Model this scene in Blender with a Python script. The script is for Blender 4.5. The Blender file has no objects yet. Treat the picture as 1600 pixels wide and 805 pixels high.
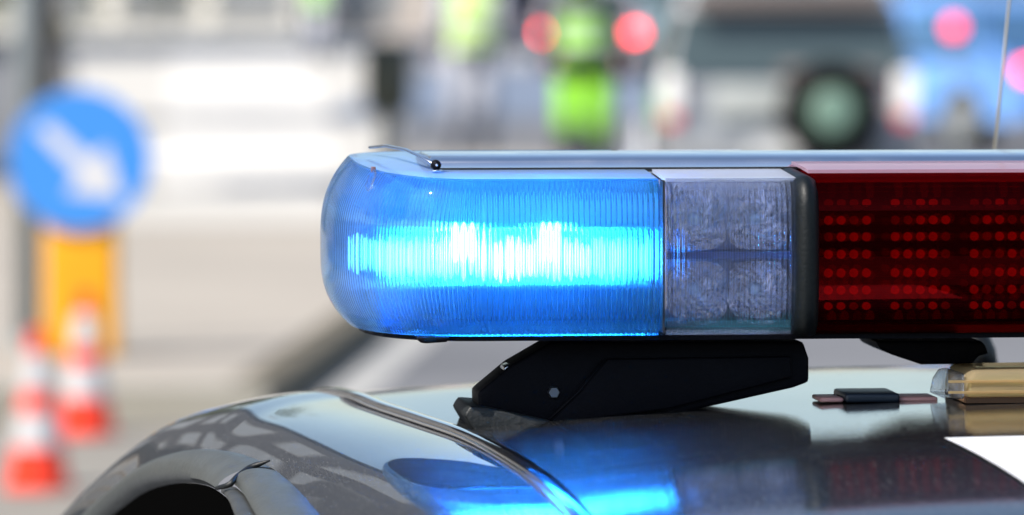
import bpy, bmesh, math, random
from mathutils import Vector, Matrix
random.seed(7)
R = math.radians
C = bpy.context.scene
COL = C.collection

# ------------------------------------------------------------------ camera, sky, sun, exposure
CAM_Z = 1.70
PITCH = R(2.966)
F = 8889.0                      # focal length in pixels of a 1600 wide frame (200 mm lens)
cam_d = bpy.data.cameras.new('camera')
cam = bpy.data.objects.new('camera', cam_d); COL.objects.link(cam)
cam.location = (0, 0, CAM_Z)
cam.rotation_euler = (R(90) - PITCH, 0, 0)
cam_d.sensor_width = 36; cam_d.lens = 200
cam_d.clip_start = 0.1; cam_d.clip_end = 3000
cam_d.dof.use_dof = True
cam_d.dof.focus_distance = 3.66
cam_d.dof.aperture_fstop = 7.4
C.camera = cam

SUN_EL, SUN_AZ = 47, -128       # azimuth clockwise from +Y: behind the camera, to the left
w = bpy.data.worlds.new('World'); C.world = w; w.use_nodes = True
nt = w.node_tree
bg = nt.nodes['Background']
sky = nt.nodes.new('ShaderNodeTexSky'); sky.sky_type = 'NISHITA'; sky.sun_disc = False
sky.sun_elevation = R(SUN_EL); sky.sun_rotation = R(SUN_AZ)
sky.air_density = 1.0; sky.dust_density = 1.2
nt.links.new(sky.outputs[0], bg.inputs[0]); bg.inputs[1].default_value = 0.13
sl = bpy.data.lights.new('sun', 'SUN'); sl.energy = 4.6; sl.angle = R(0.5); sl.color = (1, .95, .87)
sun = bpy.data.objects.new('sun', sl); COL.objects.link(sun)
az, el = R(SUN_AZ), R(SUN_EL)
sd = Vector((math.sin(az) * math.cos(el), math.cos(az) * math.cos(el), math.sin(el)))
sun.rotation_euler = sd.to_track_quat('Z', 'Y').to_euler()
C.view_settings.view_transform = 'Standard'; C.view_settings.look = 'None'
C.view_settings.exposure = 0.55; C.view_settings.gamma = 1
C.render.engine = 'CYCLES'
C.cycles.use_denoising = True
C.cycles.max_bounces = 14; C.cycles.transmission_bounces = 12; C.cycles.glossy_bounces = 6
C.cycles.diffuse_bounces = 4; C.cycles.transparent_max_bounces = 16
C.cycles.sample_clamp_indirect = 6; C.cycles.sample_clamp_direct = 0
C.cycles.caustics_reflective = False; C.cycles.caustics_refractive = True
C.cycles.blur_glossy = 0.5

# ------------------------------------------------------------------ helpers
def W(px, py, d):
    """world point seen at photo pixel (px,py) when it stands at world depth y=d"""
    a = (px - 800) / F; b = (402.5 - py) / F
    c, s = math.cos(PITCH), math.sin(PITCH)
    dy = c + b * s; dz = -s + b * c
    return Vector((a / dy * d, d, CAM_Z + dz / dy * d))
def tag(o, label=None, cat=None, group=None, kind=None):
    if label: o['label'] = label
    if cat: o['category'] = cat
    if group: o['group'] = group
    if kind: o['kind'] = kind
    return o
def link(name, me, mat, parent=None, smooth=True):
    if mat is not None and not me.materials: me.materials.append(mat)
    if smooth:
        for p in me.polygons: p.use_smooth = True
    o = bpy.data.objects.new(name, me); COL.objects.link(o)
    if parent: o.parent = parent
    return o
def empty(name, loc, label, cat, group=None, rz=0):
    o = bpy.data.objects.new(name, None); COL.objects.link(o)
    o.location = loc; o.rotation_euler = (0, 0, rz); o.empty_display_size = .1
    return tag(o, label, cat, group)
def mesh(name, v, f):
    me = bpy.data.meshes.new(name); me.from_pydata([tuple(p) for p in v], [], f); me.update(); return me
def fixn(me):
    bm = bmesh.new(); bm.from_mesh(me)
    bmesh.ops.recalc_face_normals(bm, faces=bm.faces[:]); bm.to_mesh(me); bm.free(); return me
def grid(rows, cu=False, cv=False):
    n, m = len(rows), len(rows[0]); v = [p for r in rows for p in r]; f = []
    for i in range(n if cu else n - 1):
        for j in range(m if cv else m - 1):
            a, b = i % n, (i + 1) % n; c, d = j % m, (j + 1) % m
            f.append((a * m + c, a * m + d, b * m + d, b * m + c))
    return v, f
class MB:
    def __init__(s): s.v = []; s.f = []
    def add(s, v, f):
        n = len(s.v); s.v += [Vector(p) for p in v]; s.f += [tuple(n + i for i in q) for q in f]; return s
    def box(s, x0, x1, y0, y1, z0, z1):
        return s.add([(x, y, z) for x in (x0, x1) for y in (y0, y1) for z in (z0, z1)],
                     [(0, 1, 3, 2), (4, 6, 7, 5), (0, 4, 5, 1), (2, 3, 7, 6), (0, 2, 6, 4), (1, 5, 7, 3)])
    def tube(s, pts, rad, n=12, cap=True):
        pts = [Vector(p) for p in pts]; rows = []
        if not isinstance(rad, (list, tuple)): rad = [rad] * len(pts)
        up = None
        for i, p in enumerate(pts):
            t = (pts[min(i + 1, len(pts) - 1)] - pts[max(i - 1, 0)]).normalized()
            if up is None: up = Vector((0, 0, 1)) if abs(t.z) < .9 else Vector((1, 0, 0))
            a = t.cross(up).normalized(); b = a.cross(t).normalized(); up = b
            r = rad[i]; ra, rb = (r if isinstance(r, (list, tuple)) else (r, r))
            rows.append([p + a * math.cos(k * 2 * math.pi / n) * ra + b * math.sin(k * 2 * math.pi / n) * rb for k in range(n)])
        v, f = grid(rows, False, True); m = len(v)
        if cap: f += [tuple(range(n))[::-1], tuple(range(m - n, m))]
        return s.add(v, f)
    def lathe(s, prof, n=24, c=(0, 0, 0), axis='z'):
        rows = []
        for r, h in prof:
            row = []
            for k in range(n):
                a = k * 2 * math.pi / n; x, y = r * math.cos(a), r * math.sin(a)
                p = (x, y, h) if axis == 'z' else ((x, h, y) if axis == 'y' else (h, x, y))
                row.append(Vector(p) + Vector(c))
            rows.append(row)
        v, f = grid(rows, False, True); m = len(v)
        f += [tuple(range(n)), tuple(range(m - n, m))]
        return s.add(v, f)
    def prism(s, poly, fn, a, b):
        """poly of (p,q); fn(p,q,t)->point ; between t=a and t=b"""
        n = len(poly)
        v = [fn(p, q, a) for p, q in poly] + [fn(p, q, b) for p, q in poly]
        f = [tuple(range(n))[::-1], tuple(range(n, 2 * n))] + [(i, (i + 1) % n, n + (i + 1) % n, n + i) for i in range(n)]
        return s.add(v, f)
    def ball(s, c, r, n=12, m=8, sc=(1, 1, 1)):
        rows = []
        for i in range(m + 1):
            t = math.pi * (0.02 + .96 * i / m)
            rows.append([Vector((c[0] + sc[0] * r * math.sin(t) * math.cos(k * 2 * math.pi / n),
                                 c[1] + sc[1] * r * math.sin(t) * math.sin(k * 2 * math.pi / n),
                                 c[2] + sc[2] * r * math.cos(t))) for k in range(n)])
        v, f = grid(rows, False, True); mm = len(v)
        f += [tuple(range(n)), tuple(range(mm - n, mm))]
        return s.add(v, f)
    def build(s, name, mat, parent=None, smooth=False, bevel=0, seg=2, data=False):
        me = fixn(mesh(name, s.v, s.f))
        if bevel:
            bm = bmesh.new(); bm.from_mesh(me)
            es = [e for e in bm.edges if e.is_manifold and e.calc_face_angle(0) > R(25)]
            bmesh.ops.bevel(bm, geom=es, offset=bevel, segments=seg, profile=.6, affect='EDGES', clamp_overlap=True)
            bm.to_mesh(me); bm.free()
        if data:
            me.materials.append(mat); return me
        o = link(name, me, mat, parent, False)
        if smooth or bevel:
            for p in me.polygons: p.use_smooth = True
        return o
def autosmooth(o, deg=35):
    me = o.data
    bm = bmesh.new(); bm.from_mesh(me)
    for e in bm.edges:
        if e.is_manifold and e.calc_face_angle(0) > R(deg): e.smooth = False
    for f in bm.faces: f.smooth = True
    bm.to_mesh(me); bm.free(); return o
def catmull(P, n):
    out = []; m = len(P)
    for i in range(n):
        t = i / (n - 1) * (m - 1); k = min(int(t), m - 2); u = t - k
        p0, p1, p2, p3 = P[max(k - 1, 0)], P[k], P[k + 1], P[min(k + 2, m - 1)]
        out.append(.5 * ((2 * p1) + (p2 - p0) * u + (2 * p0 - 5 * p1 + 4 * p2 - p3) * u * u + (3 * p1 - p0 - 3 * p2 + p3) * u ** 3))
    return out

# ------------------------------------------------------------------ materials
def mat(name, col, rough=.5, metal=0, coat=0, emit=None, es=0, var=0, vscale=5, bump=0, bscale=60, rvar=0, spec=.5):
    m = bpy.data.materials.new(name); m.use_nodes = True; n = m.node_tree; b = n.nodes['Principled BSDF']
    b.inputs['Base Color'].default_value = (*col, 1); b.inputs['Roughness'].default_value = rough
    b.inputs['Metallic'].default_value = metal; b.inputs['Coat Weight'].default_value = coat
    b.inputs['Coat Roughness'].default_value = .03
    b.inputs['Specular IOR Level'].default_value = spec
    if emit: b.inputs['Emission Color'].default_value = (*emit, 1); b.inputs['Emission Strength'].default_value = es
    tc = n.nodes.new('ShaderNodeTexCoord')
    if var or rvar:
        t = n.nodes.new('ShaderNodeTexNoise'); t.inputs['Scale'].default_value = vscale; t.inputs['Detail'].default_value = 6
        n.links.new(tc.outputs['Object'], t.inputs['Vector'])
        if var:
            r = n.nodes.new('ShaderNodeValToRGB'); r.color_ramp.elements[0].position = .3; r.color_ramp.elements[1].position = .7
            r.color_ramp.elements[0].color = (*[c * (1 - var) for c in col], 1)
            r.color_ramp.elements[1].color = (*[min(1, c * (1 + var)) for c in col], 1)
            n.links.new(t.outputs[0], r.inputs[0]); n.links.new(r.outputs[0], b.inputs['Base Color'])
        if rvar:
            q = n.nodes.new('ShaderNodeMapRange'); q.inputs[1].default_value = .3; q.inputs[2].default_value = .7
            q.inputs[3].default_value = max(0, rough - rvar); q.inputs[4].default_value = rough + rvar
            n.links.new(t.outputs[0], q.inputs[0]); n.links.new(q.outputs[0], b.inputs['Roughness'])
    if bump:
        t2 = n.nodes.new('ShaderNodeTexNoise'); t2.inputs['Scale'].default_value = bscale; t2.inputs['Detail'].default_value = 4
        n.links.new(tc.outputs['Object'], t2.inputs['Vector'])
        bp = n.nodes.new('ShaderNodeBump'); bp.inputs['Strength'].default_value = bump; bp.inputs['Distance'].default_value = .002
        n.links.new(t2.outputs[0], bp.inputs['Height']); n.links.new(bp.outputs[0], b.inputs['Normal'])
    return m
def lens_mat(name, col, clear=.2, milk=.05, milkcol=None, rough=.012, ior=1.45, bump=0):
    m = bpy.data.materials.new(name); m.use_nodes = True; n = m.node_tree
    for x in list(n.nodes):
        if x.type != 'OUTPUT_MATERIAL': n.nodes.remove(x)
    out = [x for x in n.nodes if x.type == 'OUTPUT_MATERIAL'][0]
    g = n.nodes.new('ShaderNodeBsdfGlass'); g.inputs['Color'].default_value = (*col, 1); g.inputs['Roughness'].default_value = rough; g.inputs['IOR'].default_value = ior
    t = n.nodes.new('ShaderNodeBsdfTransparent'); t.inputs['Color'].default_value = (*col, 1)
    l = n.nodes.new('ShaderNodeBsdfTranslucent'); l.inputs['Color'].default_value = (*(milkcol or col), 1)
    df = n.nodes.new('ShaderNodeBsdfDiffuse'); df.inputs['Color'].default_value = (*(milkcol or col), 1)
    a = n.nodes.new('ShaderNodeMixShader'); a.inputs[0].default_value = clear
    b = n.nodes.new('ShaderNodeMixShader'); b.inputs[0].default_value = milk
    c = n.nodes.new('ShaderNodeMixShader'); c.inputs[0].default_value = .35
    n.links.new(g.outputs[0], a.inputs[1]); n.links.new(t.outputs[0], a.inputs[2])
    n.links.new(l.outputs[0], c.inputs[1]); n.links.new(df.outputs[0], c.inputs[2])
    n.links.new(a.outputs[0], b.inputs[1]); n.links.new(c.outputs[0], b.inputs[2]); n.links.new(b.outputs[0], out.inputs[0])
    return m
def paint(name, col, dust=1.0):
    """clear-coated car paint with dust and fine wiping marks"""
    m = bpy.data.materials.new(name); m.use_nodes = True; n = m.node_tree; b = n.nodes['Principled BSDF']
    b.inputs['Metallic'].default_value = .35; b.inputs['Coat Weight'].default_value = 1; b.inputs['Coat Roughness'].default_value = .02
    b.inputs['Coat IOR'].default_value = 1.5
    tc = n.nodes.new('ShaderNodeTexCoord')
    mp = n.nodes.new('ShaderNodeMapping'); mp.inputs['Scale'].default_value = (900, 60, 60); mp.inputs['Rotation'].default_value = (0, 0, R(28))
    t = n.nodes.new('ShaderNodeTexNoise'); t.inputs['Scale'].default_value = 1; t.inputs['Detail'].default_value = 3
    n.links.new(tc.outputs['Object'], mp.inputs[0]); n.links.new(mp.outputs[0], t.inputs[0])
    d = n.nodes.new('ShaderNodeTexNoise'); d.inputs['Scale'].default_value = 9; d.inputs['Detail'].default_value = 8
    n.links.new(tc.outputs['Object'], d.inputs[0])
    mul = n.nodes.new('ShaderNodeMath'); mul.operation = 'MULTIPLY'
    sp = n.nodes.new('ShaderNodeMapRange'); sp.inputs[1].default_value = .52; sp.inputs[2].default_value = .75; sp.inputs[3].default_value = 0; sp.inputs[4].default_value = 1
    n.links.new(t.outputs[0], sp.inputs[0]); n.links.new(sp.outputs[0], mul.inputs[0]); n.links.new(d.outputs[0], mul.inputs[1])
    mix = n.nodes.new('ShaderNodeMix'); mix.data_type = 'RGBA'; mix.clamp_factor = False
    mix.inputs[6].default_value = (*col, 1); mix.inputs[7].default_value = (.12, .12, .115, 1)
    vo = n.nodes.new('ShaderNodeTexVoronoi'); vo.inputs['Scale'].default_value = 190; n.links.new(tc.outputs['Object'], vo.inputs['Vector'])
    vs_ = n.nodes.new('ShaderNodeMapRange'); vs_.inputs[1].default_value = .10; vs_.inputs[2].default_value = .05; vs_.inputs[3].default_value = 0; vs_.inputs[4].default_value = 5
    n.links.new(vo.outputs['Distance'], vs_.inputs[0])
    ad = n.nodes.new('ShaderNodeMath'); ad.operation = 'ADD'; n.links.new(mul.outputs[0], ad.inputs[0]); n.links.new(vs_.outputs[0], ad.inputs[1])
    n.links.new(ad.outputs[0], mix.inputs[0]); n.links.new(mix.outputs[2], b.inputs['Base Color'])
    rr = n.nodes.new('ShaderNodeMapRange'); rr.inputs[3].default_value = .32; rr.inputs[4].default_value = .5
    n.links.new(d.outputs[0], rr.inputs[0]); n.links.new(rr.outputs[0], b.inputs['Roughness'])
    cr = n.nodes.new('ShaderNodeMapRange'); cr.inputs[1].default_value = .2; cr.inputs[2].default_value = .8; cr.inputs[3].default_value = .01 * dust; cr.inputs[4].default_value = .02 + .05 * dust
    n.links.new(d.outputs[0], cr.inputs[0]); n.links.new(cr.outputs[0], b.inputs['Coat Roughness'])
    bt = n.nodes.new('ShaderNodeTexNoise'); bt.inputs['Scale'].default_value = 420; bt.inputs['Detail'].default_value = 2; n.links.new(tc.outputs['Object'], bt.inputs[0])
    bp = n.nodes.new('ShaderNodeBump'); bp.inputs['Strength'].default_value = .10 * dust; bp.inputs['Distance'].default_value = .0005
    n.links.new(bt.outputs[0], bp.inputs['Height']); n.links.new(bp.outputs[0], b.inputs['Coat Normal'])
    return m

def frosted_end(m, x0=.0, x1=.105, length=1.139):
    n = m.node_tree
    tc = n.nodes.new('ShaderNodeTexCoord'); sx = n.nodes.new('ShaderNodeSeparateXYZ'); n.links.new(tc.outputs['Object'], sx.inputs[0])
    a = n.nodes.new('ShaderNodeMath'); a.operation = 'SUBTRACT'; a.inputs[0].default_value = length; n.links.new(sx.outputs[0], a.inputs[1])
    b = n.nodes.new('ShaderNodeMath'); b.operation = 'MINIMUM'; n.links.new(a.outputs[0], b.inputs[0]); n.links.new(sx.outputs[0], b.inputs[1])
    def ramp(lo, hi):
        q = n.nodes.new('ShaderNodeMapRange'); q.interpolation_type = 'SMOOTHSTEP'
        q.inputs[1].default_value = x0; q.inputs[2].default_value = x1; q.inputs[3].default_value = lo; q.inputs[4].default_value = hi
        n.links.new(b.outputs[0], q.inputs[0]); return q.outputs[0]
    mixes = [x for x in n.nodes if x.type == 'MIX_SHADER']
    n.links.new(ramp(.07, mixes[1].inputs[0].default_value), mixes[1].inputs[0])
    g = [x for x in n.nodes if x.type == 'BSDF_GLASS'][0]
    n.links.new(ramp(.10, .012), g.inputs['Roughness'])
    cm = n.nodes.new('ShaderNodeMix'); cm.data_type = 'RGBA'
    cm.inputs[6].default_value = (.86, .94, 1, 1); cm.inputs[7].default_value = g.inputs['Color'].default_value
    n.links.new(ramp(0, 1), cm.inputs[0]); n.links.new(cm.outputs[2], g.inputs['Color'])
    n.links.new(cm.outputs[2], [x for x in n.nodes if x.type == 'BSDF_TRANSPARENT'][0].inputs['Color'])
    return m
M = dict(
    blue=lens_mat('blue polycarbonate', (.56, .89, 1.0), clear=.22, milk=.022, milkcol=(.22, .50, 1)),
    clear=lens_mat('clear polycarbonate', (.93, .95, 1.0), clear=.55, milk=.01, milkcol=(.7, .72, .8)),
    red=lens_mat('red smoked polycarbonate', (.46, .014, .02), clear=.10, milk=.002, milkcol=(.5, .01, .02), ior=1.95),
    black=mat('black plastic', (.0035, .0035, .006), .5, spec=.10, bump=.25, bscale=700, rvar=.08, vscale=30),
    rubber=mat('black rubber', (.006, .008, .009), .55, bump=.3, bscale=300),
    steel=mat('brushed aluminium', (.72, .75, .80), .2, 1, rvar=.06, vscale=40),
    chrome=mat('chrome', (.85, .86, .88), .08, 1),
    bowl=mat('bright bowl metal', (.80, .80, .86), .06, 1),
    collar=mat('dark collar plastic', (.002, .004, .005), .5, spec=.3, bump=.15, bscale=400, rvar=.05, vscale=25),
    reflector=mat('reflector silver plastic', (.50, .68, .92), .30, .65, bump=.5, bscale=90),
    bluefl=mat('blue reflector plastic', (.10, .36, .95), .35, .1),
    board=mat('circuit board black', (.006, .004, .004), .5),
    ledred=mat('red led dome', (.6, .01, .01), .25, emit=(1, .015, .01), es=.40),
    redstrip=mat('red plastic strip', (.30, .01, .01), .4),
    wire=mat('dark copper wire', (.16, .012, .012), .4),
    paint=paint('anthracite car paint', (.009, .0095, .011)),
    paint_side=paint('anthracite side paint', (.009, .0095, .011), .12),
    trim=mat('grey door trim', (.062, .068, .066), .42, var=.12, vscale=22, bump=.3, bscale=200, rvar=.08),
    trimd=mat('weathered grey seal', (.045, .047, .045), .55, var=.2, vscale=40, bump=.4, bscale=150),
    glassdark=mat('tinted window glass', (.0015, .0015, .0015), .7, spec=.0),
    decal=mat('white roof marking', (.86, .86, .86), .35),
    amber=lens_mat('amber reflection tone', (1, .85, .55), clear=.3, milk=.55, milkcol=(.80, .66, .42)),  # tint of the block that stands for a roof reflection
)

frosted_end(M['blue'])
# ------------------------------------------------------------------ frames of the patrol car and of the light bar
YAW = R(6)
O = Vector((-.1222, 3.62, 1.4605))               # left end, front plane, underside of the bar
EX = Vector((math.cos(YAW), math.sin(YAW), 0)); EY = Vector((-math.sin(YAW), math.cos(YAW), 0)); EZ = Vector((0, 0, 1))
U = 1 / 2455                                     # metres per photo pixel at the bar's front
XT = 1.139                                       # whole length of the bar
def L(x, s, z): return Vector((x, s, z))         # local coordinates of things carried by the frame
def set_frame(o): o.matrix_world = Matrix(((EX.x, EY.x, 0, O.x), (EX.y, EY.y, 0, O.y), (0, 0, 1, O.z), (0, 0, 0, 1)))
def to_local(p): d = p - O; return Vector((d.dot(EX), d.dot(EY), d.z))

bar = empty('emergency_light_bar', (0, 0, 0), 'blue, clear and red emergency light bar with lit blue end across the dark car roof', 'light bar')
set_frame(bar)

DP = .140; ZC = .0505; HZ = .0505
XS = 262 * U                                     # where the rounding of the end begins (px 762)
def off(wv): return .004 * wv * wv + .009 * abs(wv) ** 9
def dome(th, wv, inset=0.0):
    """end lens surface; th 0 = front, 90 = far end, 180 = back"""
    lx = XS - 27 * U - 46 * U * abs(wv) ** 3.0 - inset
    dy = DP - off(wv) - inset
    c, s_ = math.cos(th), math.sin(th); e = 2 / 2.35
    x = XS - lx * abs(s_) ** e
    s = DP - dy * (abs(c) ** e) * (1 if c >= 0 else -1)
    up = .010 * (1 - max(0, c)) * max(0, (wv + .2) / 1.2) * (1 if th < math.pi / 2 else 1)
    z = ZC + (HZ - inset * .9) * wv + (up if th <= math.pi / 2 else .010 * max(0, (wv + .2) / 1.2))
    return L(x, s, z)
def straight(x, wv, inset=0.0, back=False):
    y = off(wv) + inset
    return L(x, (2 * DP - y) if back else y, ZC + (HZ - inset * .9) * wv + (.010 * max(0, (wv + .2) / 1.2) if back else 0))
WROWS = [math.sin((k / 60 * 2 - 1) * math.pi / 2) * .6 + (k / 60 * 2 - 1) * .4 for k in range(61)]
PITCHR = 8.5 * U
def rib(ph, wv, amp=1.0):
    """relief of the inner face: upright flutes, finer zigzag lines between the optic zones"""
    a = .55 + .45 * math.cos(2 * math.pi * ph)
    zone = 1.0 if -.33 < wv < .40 else .72
    z2 = .45 if wv < -.80 else 0
    for c_ in (.40, .36, -.33, -.42): z2 += .9 * math.exp(-((wv - c_) / .018) ** 2)
    return amp * (.0019 * a * zone + z2 * .0005 * math.cos(2 * math.pi * (ph * 1 + wv * 9)))
def lens_shell(name, x1, material, domed=True, x0=0, parent=None, mirror=False):
    rows_o, rows_i = [], []
    def put(f, arg, ph, amp, *a):
        rows_o.append([f(arg, wv, 0, *a) for wv in WROWS])
        rows_i.append([f(arg, wv, .0042 - rib(ph, wv, amp), *a) for wv in WROWS])
    xa = XS if domed else x0
    n = int((x1 - xa) / PITCHR * 8)
    if domed:
        put(straight, x1, 0, 0, True); put(straight, XS, 0, 0, True)
        for k in range(30, 0, -1): put(dome, math.pi / 2 + k / 30 * math.pi / 2, 0, 0)
        m = 440; L0 = .0
        for k in range(m, 0, -1):
            th = k / m * math.pi / 2
            ph = -(k / m) * 54
            put(dome, th, ph, 1 if th < .9 else max(.25, 1 - (th - .9) * 2))
    for k in range(n + 1):
        x = xa + (x1 - xa) * k / n; put(straight, x, (x - XS) / PITCHR, 1 if domed else 1.15)
    rows = [ro + ri[::-1] for ro, ri in zip(rows_o, rows_i)]
    v, f = grid(rows, False, True); m2 = len(rows[0]); tot = len(v)
    f += [tuple(range(m2)), tuple(range(tot - m2, tot))]
    if not domed:                                # clear block: add a plain rear wall too
        pass
    if mirror: v = [L(XT - p.x, p.y, p.z) for p in v]
    o = link(name, fixn(mesh(name, v, f)), material, parent)
    return autosmooth(o, 40)
def mirror_obj(o, parent):
    """a mirrored twin for the other end of the bar"""
    me = o.data.copy()
    for v in me.vertices: v.co.x = XT - v.co.x
    me.flip_normals()
    c = o.copy(); c.data = me; COL.objects.link(c); c.parent = parent
    return c

XB, XC0, XC1, XR = 537 * U, 549 * U, 748 * U, 783 * U      # end of blue, start/end of clear, start of red
twins = []
bl = lens_shell('blue_end_lens', XB, M['blue'], parent=bar); twins.append(bl)
tag(bl, 'lit blue fluted end lens')
# lid of the blue lens: thin sheet along the upper rim
def lid(name, pts_front, pts_back, zoff, mtl, th=.0022, crown=.0012):
    rows = []
    for a, b in zip(pts_front, pts_back):
        row = []
        for k in range(9):
            t = k / 8; p = a.lerp(b, t); p.z += zoff + crown * math.sin(math.pi * t) ** 1.0
            row.append(p)
        low = [L(p.x, p.y, p.z - th) for p in row[::-1]]
        rows.append(row + low)
    v, f = grid(rows, False, True); m2 = len(rows[0]); tot = len(v)
    f += [tuple(range(m2)), tuple(range(tot - m2, tot))]
    return autosmooth(link(name, fixn(mesh(name, v, f)), mtl, bar), 40)
fr, bk = [], []
for k in range(24, -1, -1):
    th = k / 24 * math.pi / 2 * .985
    a = dome(th, 1.0, .001); b = dome(math.pi - th, 1.0, .001); fr.append(a); bk.append(b)
fr.append(straight(XB, 1, .001)); bk.append(straight(XB, 1, .001, True))
LIDB = lens_mat('sky sheen blue lid', (.6, .8, 1), clear=.2, milk=.42, milkcol=(.62, .80, 1), ior=1.75)  # pale milk stands for the sky's sheen on the lid
o = lid('lens_lid', fr, bk, .0008, LIDB); twins.append(o)
fr = [straight(x, 1, .001) for x in (XC0, XC1 + .004)]; bk = [straight(x, 1, .001, True) for x in (XC0, XC1 + .004)]
o = lid('clear_lens_lid', fr, bk, .0008, lens_mat('sky sheen clear lid', (.9, .93, 1), clear=.2, milk=.6, milkcol=(.85, .9, 1), ior=1.75)); twins.append(o)  # milky white carries the sky reflection along this rim
# clear block
o = lens_shell('clear_lens', XC1 + .006, M['clear'], domed=False, x0=XC0, parent=bar); twins.append(o)
tag(o, 'clear fluted lens section')
# seam strip between blue and clear
def band(name, xa, xb, bulge, mtl, z0=-.004, zt=.004, seg=5, sback=2 * DP):
    """ring that follows the section of the bar between xa and xb, proud by bulge"""
    sec = []
    for wv in [-1 + 2 * k / 16 for k in range(17)]:
        sec.append((off(wv) - bulge, ZC + (HZ + (zt - .0035 if wv > 0 else .0015)) * wv))
    for t in (.1, .3, .5, .7, .9): sec.append((off(1) + t * (sback - off(1)), ZC + HZ + zt - .003 + .003 * t))
    sec.append((sback + bulge, ZC + HZ)); sec.append((sback + bulge, 0)); 
    rows = []
    for k in range(seg + 1):
        t = k / seg; x = xa + (xb - xa) * t; sh = math.sin(math.pi * t) ** .7
        rows.append([L(x, s + (1 - sh) * .0065 * (1 if s < DP else -1), z - (1 - sh) * (.004 if z > ZC else -.002)) for s, z in sec])
    v, f = grid(rows, False, True); m2 = len(sec); tot = len(v)
    f += [tuple(range(m2)), tuple(range(tot - m2, tot))]
    return autosmooth(link(name, fixn(mesh(name, v, f)), mtl, bar), 50)
o = band('lens_seam', XB - .0004, XC0 + .0004, -.0006, M['clear'], zt=-.001, seg=3); twins.append(o)
o = MB().box(XB + .002, XB + .0032, .004, .02, .002, .1).build('seam_gasket', M['rubber'], bar); twins.append(o)
o = band('clamp_collar', XC1 + 3 * U, XR + 7 * U, .0055, M['collar'], zt=.0045, seg=12, sback=.09); twins.append(o)
tag(o, 'dark bulging collar between the clear and the red section')
# red message cover
XR1 = XT - XR
def cover_section(inset):
    pts = []
    for wv in [-1 + 2 * k / 24 for k in range(25)]:
        pts.append((off(wv) + inset + .002, ZC + (HZ - inset) * wv))
    return pts
so, si = cover_section(0), cover_section(.003)
rows = []
for x in (XR, XR1):
    rows.append([L(x, s, z) for s, z in so] + [L(x, .07, ZC + HZ + .003), L(x, 2 * DP, ZC + HZ + .004)] +
                [L(x, 2 * DP, ZC + HZ + .0012), L(x, .07, ZC + HZ)] + [L(x, s, z) for s, z in si[::-1]])
v, f = grid(rows, False, True); m2 = len(rows[0]); f += [tuple(range(m2)), tuple(range(m2, 2 * m2))]
cov = autosmooth(link('red_message_cover', fixn(mesh('red_message_cover', v, f)), M['red'], bar), 40)
tag(cov, 'smoked red cover over the message panel')

lid('red_cover_lid', [L(x_, .012, ZC + HZ) for x_ in (XR - .003, XR1 + .003)], [L(x_, .082, ZC + HZ + .0030) for x_ in (XR - .003, XR1 + .003)], .0052, lens_mat('sky sheen red lid', (1, .7, .78), clear=.05, milk=.5, milkcol=(.72, .58, .68), ior=1.75), crown=.0005)  # pinkish milk stands for sky glancing off the cover's top
# ---- inside of the display: board, rows of round lamps, wires
brd = MB().box(XR, XR1, .040, .044, .010, .094).build('lamp_board', M['board'], bar)
dome_me = MB().lathe([(.0001, .0), (.0030, .0), (.0030, -.002), (.0024, -.0036), (.0013, -.0045), (.0001, -.0047)], 12, axis='y').build('lamp', M['ledred'], data=True)
lamp_mes = [dome_me] + [dome_me.copy() for _ in range(2)]
for k_, (me_, es_) in enumerate(zip(lamp_mes[1:], (.14, .45))):
    me_.materials.clear(); me_.materials.append(mat('red led dome %d' % k_, (.5, .01, .01), .25, emit=(1, .015, .012), es=es_))
for me_ in lamp_mes:
    for p in me_.polygons: p.use_smooth = True
LROWS = [312, 343, 370, 398, 428, 456, 484]
for k in range(8):
    for c in range(5):
        px = 1283 + 127.5 * k + 20.4 * c
        if px < 1290: continue
        for r_, py in enumerate(LROWS):
            x = (px - 489) * U * 1.005; z = (530 - py) * U - .0035
            o = bpy.data.objects.new('lamp', lamp_mes[random.choice((0, 0, 1, 1, 2))]); COL.objects.link(o); o.parent = brd; o.location = (x, .0396, z)
for py in LROWS:
    z = (530 - py) * U - .0035
    MB().tube([(XR, .0385, z + .0016), (XR1, .0385, z + .0016)], .00045, 6).build('wire', M['wire'], brd)
    MB().tube([(XR, .0385, z - .0022), (XR1, .0385, z - .0022)], .0003, 6)  .build('wire', M['wire'], brd)
    MB().box(XR, XR1, .0378, .0395, z - .0011, z + .0011).build('copper_track', mat('copper track', (.20, .008, .010), .4), brd)
for py in (300, 326, 329):
    z = (530 - py) * U
    MB().tube([(XR, .034, z), (XR1, .034, z)], .0005, 6).build('wire', M['wire'], brd)
MB().box(XR, XR1, .012, .03, .0025, .0082).build('red_sill_strip', M['redstrip'], bar, bevel=.001)
MB().box(XR, XR1, .008, .2, .0085, .0100).build('black_sill', M['black'], bar)
MB().box(XR, XR1, .012, .028, 0.0972, .099).build('red_top_strip', M['redstrip'], bar, bevel=.001)
MB().box(XR, XR1, .06, .2, .012, .096).build('display_housing', M['black'], bar)

# ---- base plate under everything
MB().prism([(p.x, p.y) for p in [dome(t / 16 * math.pi, -1, .006) for t in range(17)][::-1]] + [(XT - p.x, p.y) for p in [dome(t / 16 * math.pi, -1, .006) for t in range(17)]],
           lambda p, q, t: L(p, q, t), -.0035, .0026).build('base_plate', M['black'], bar)

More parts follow.
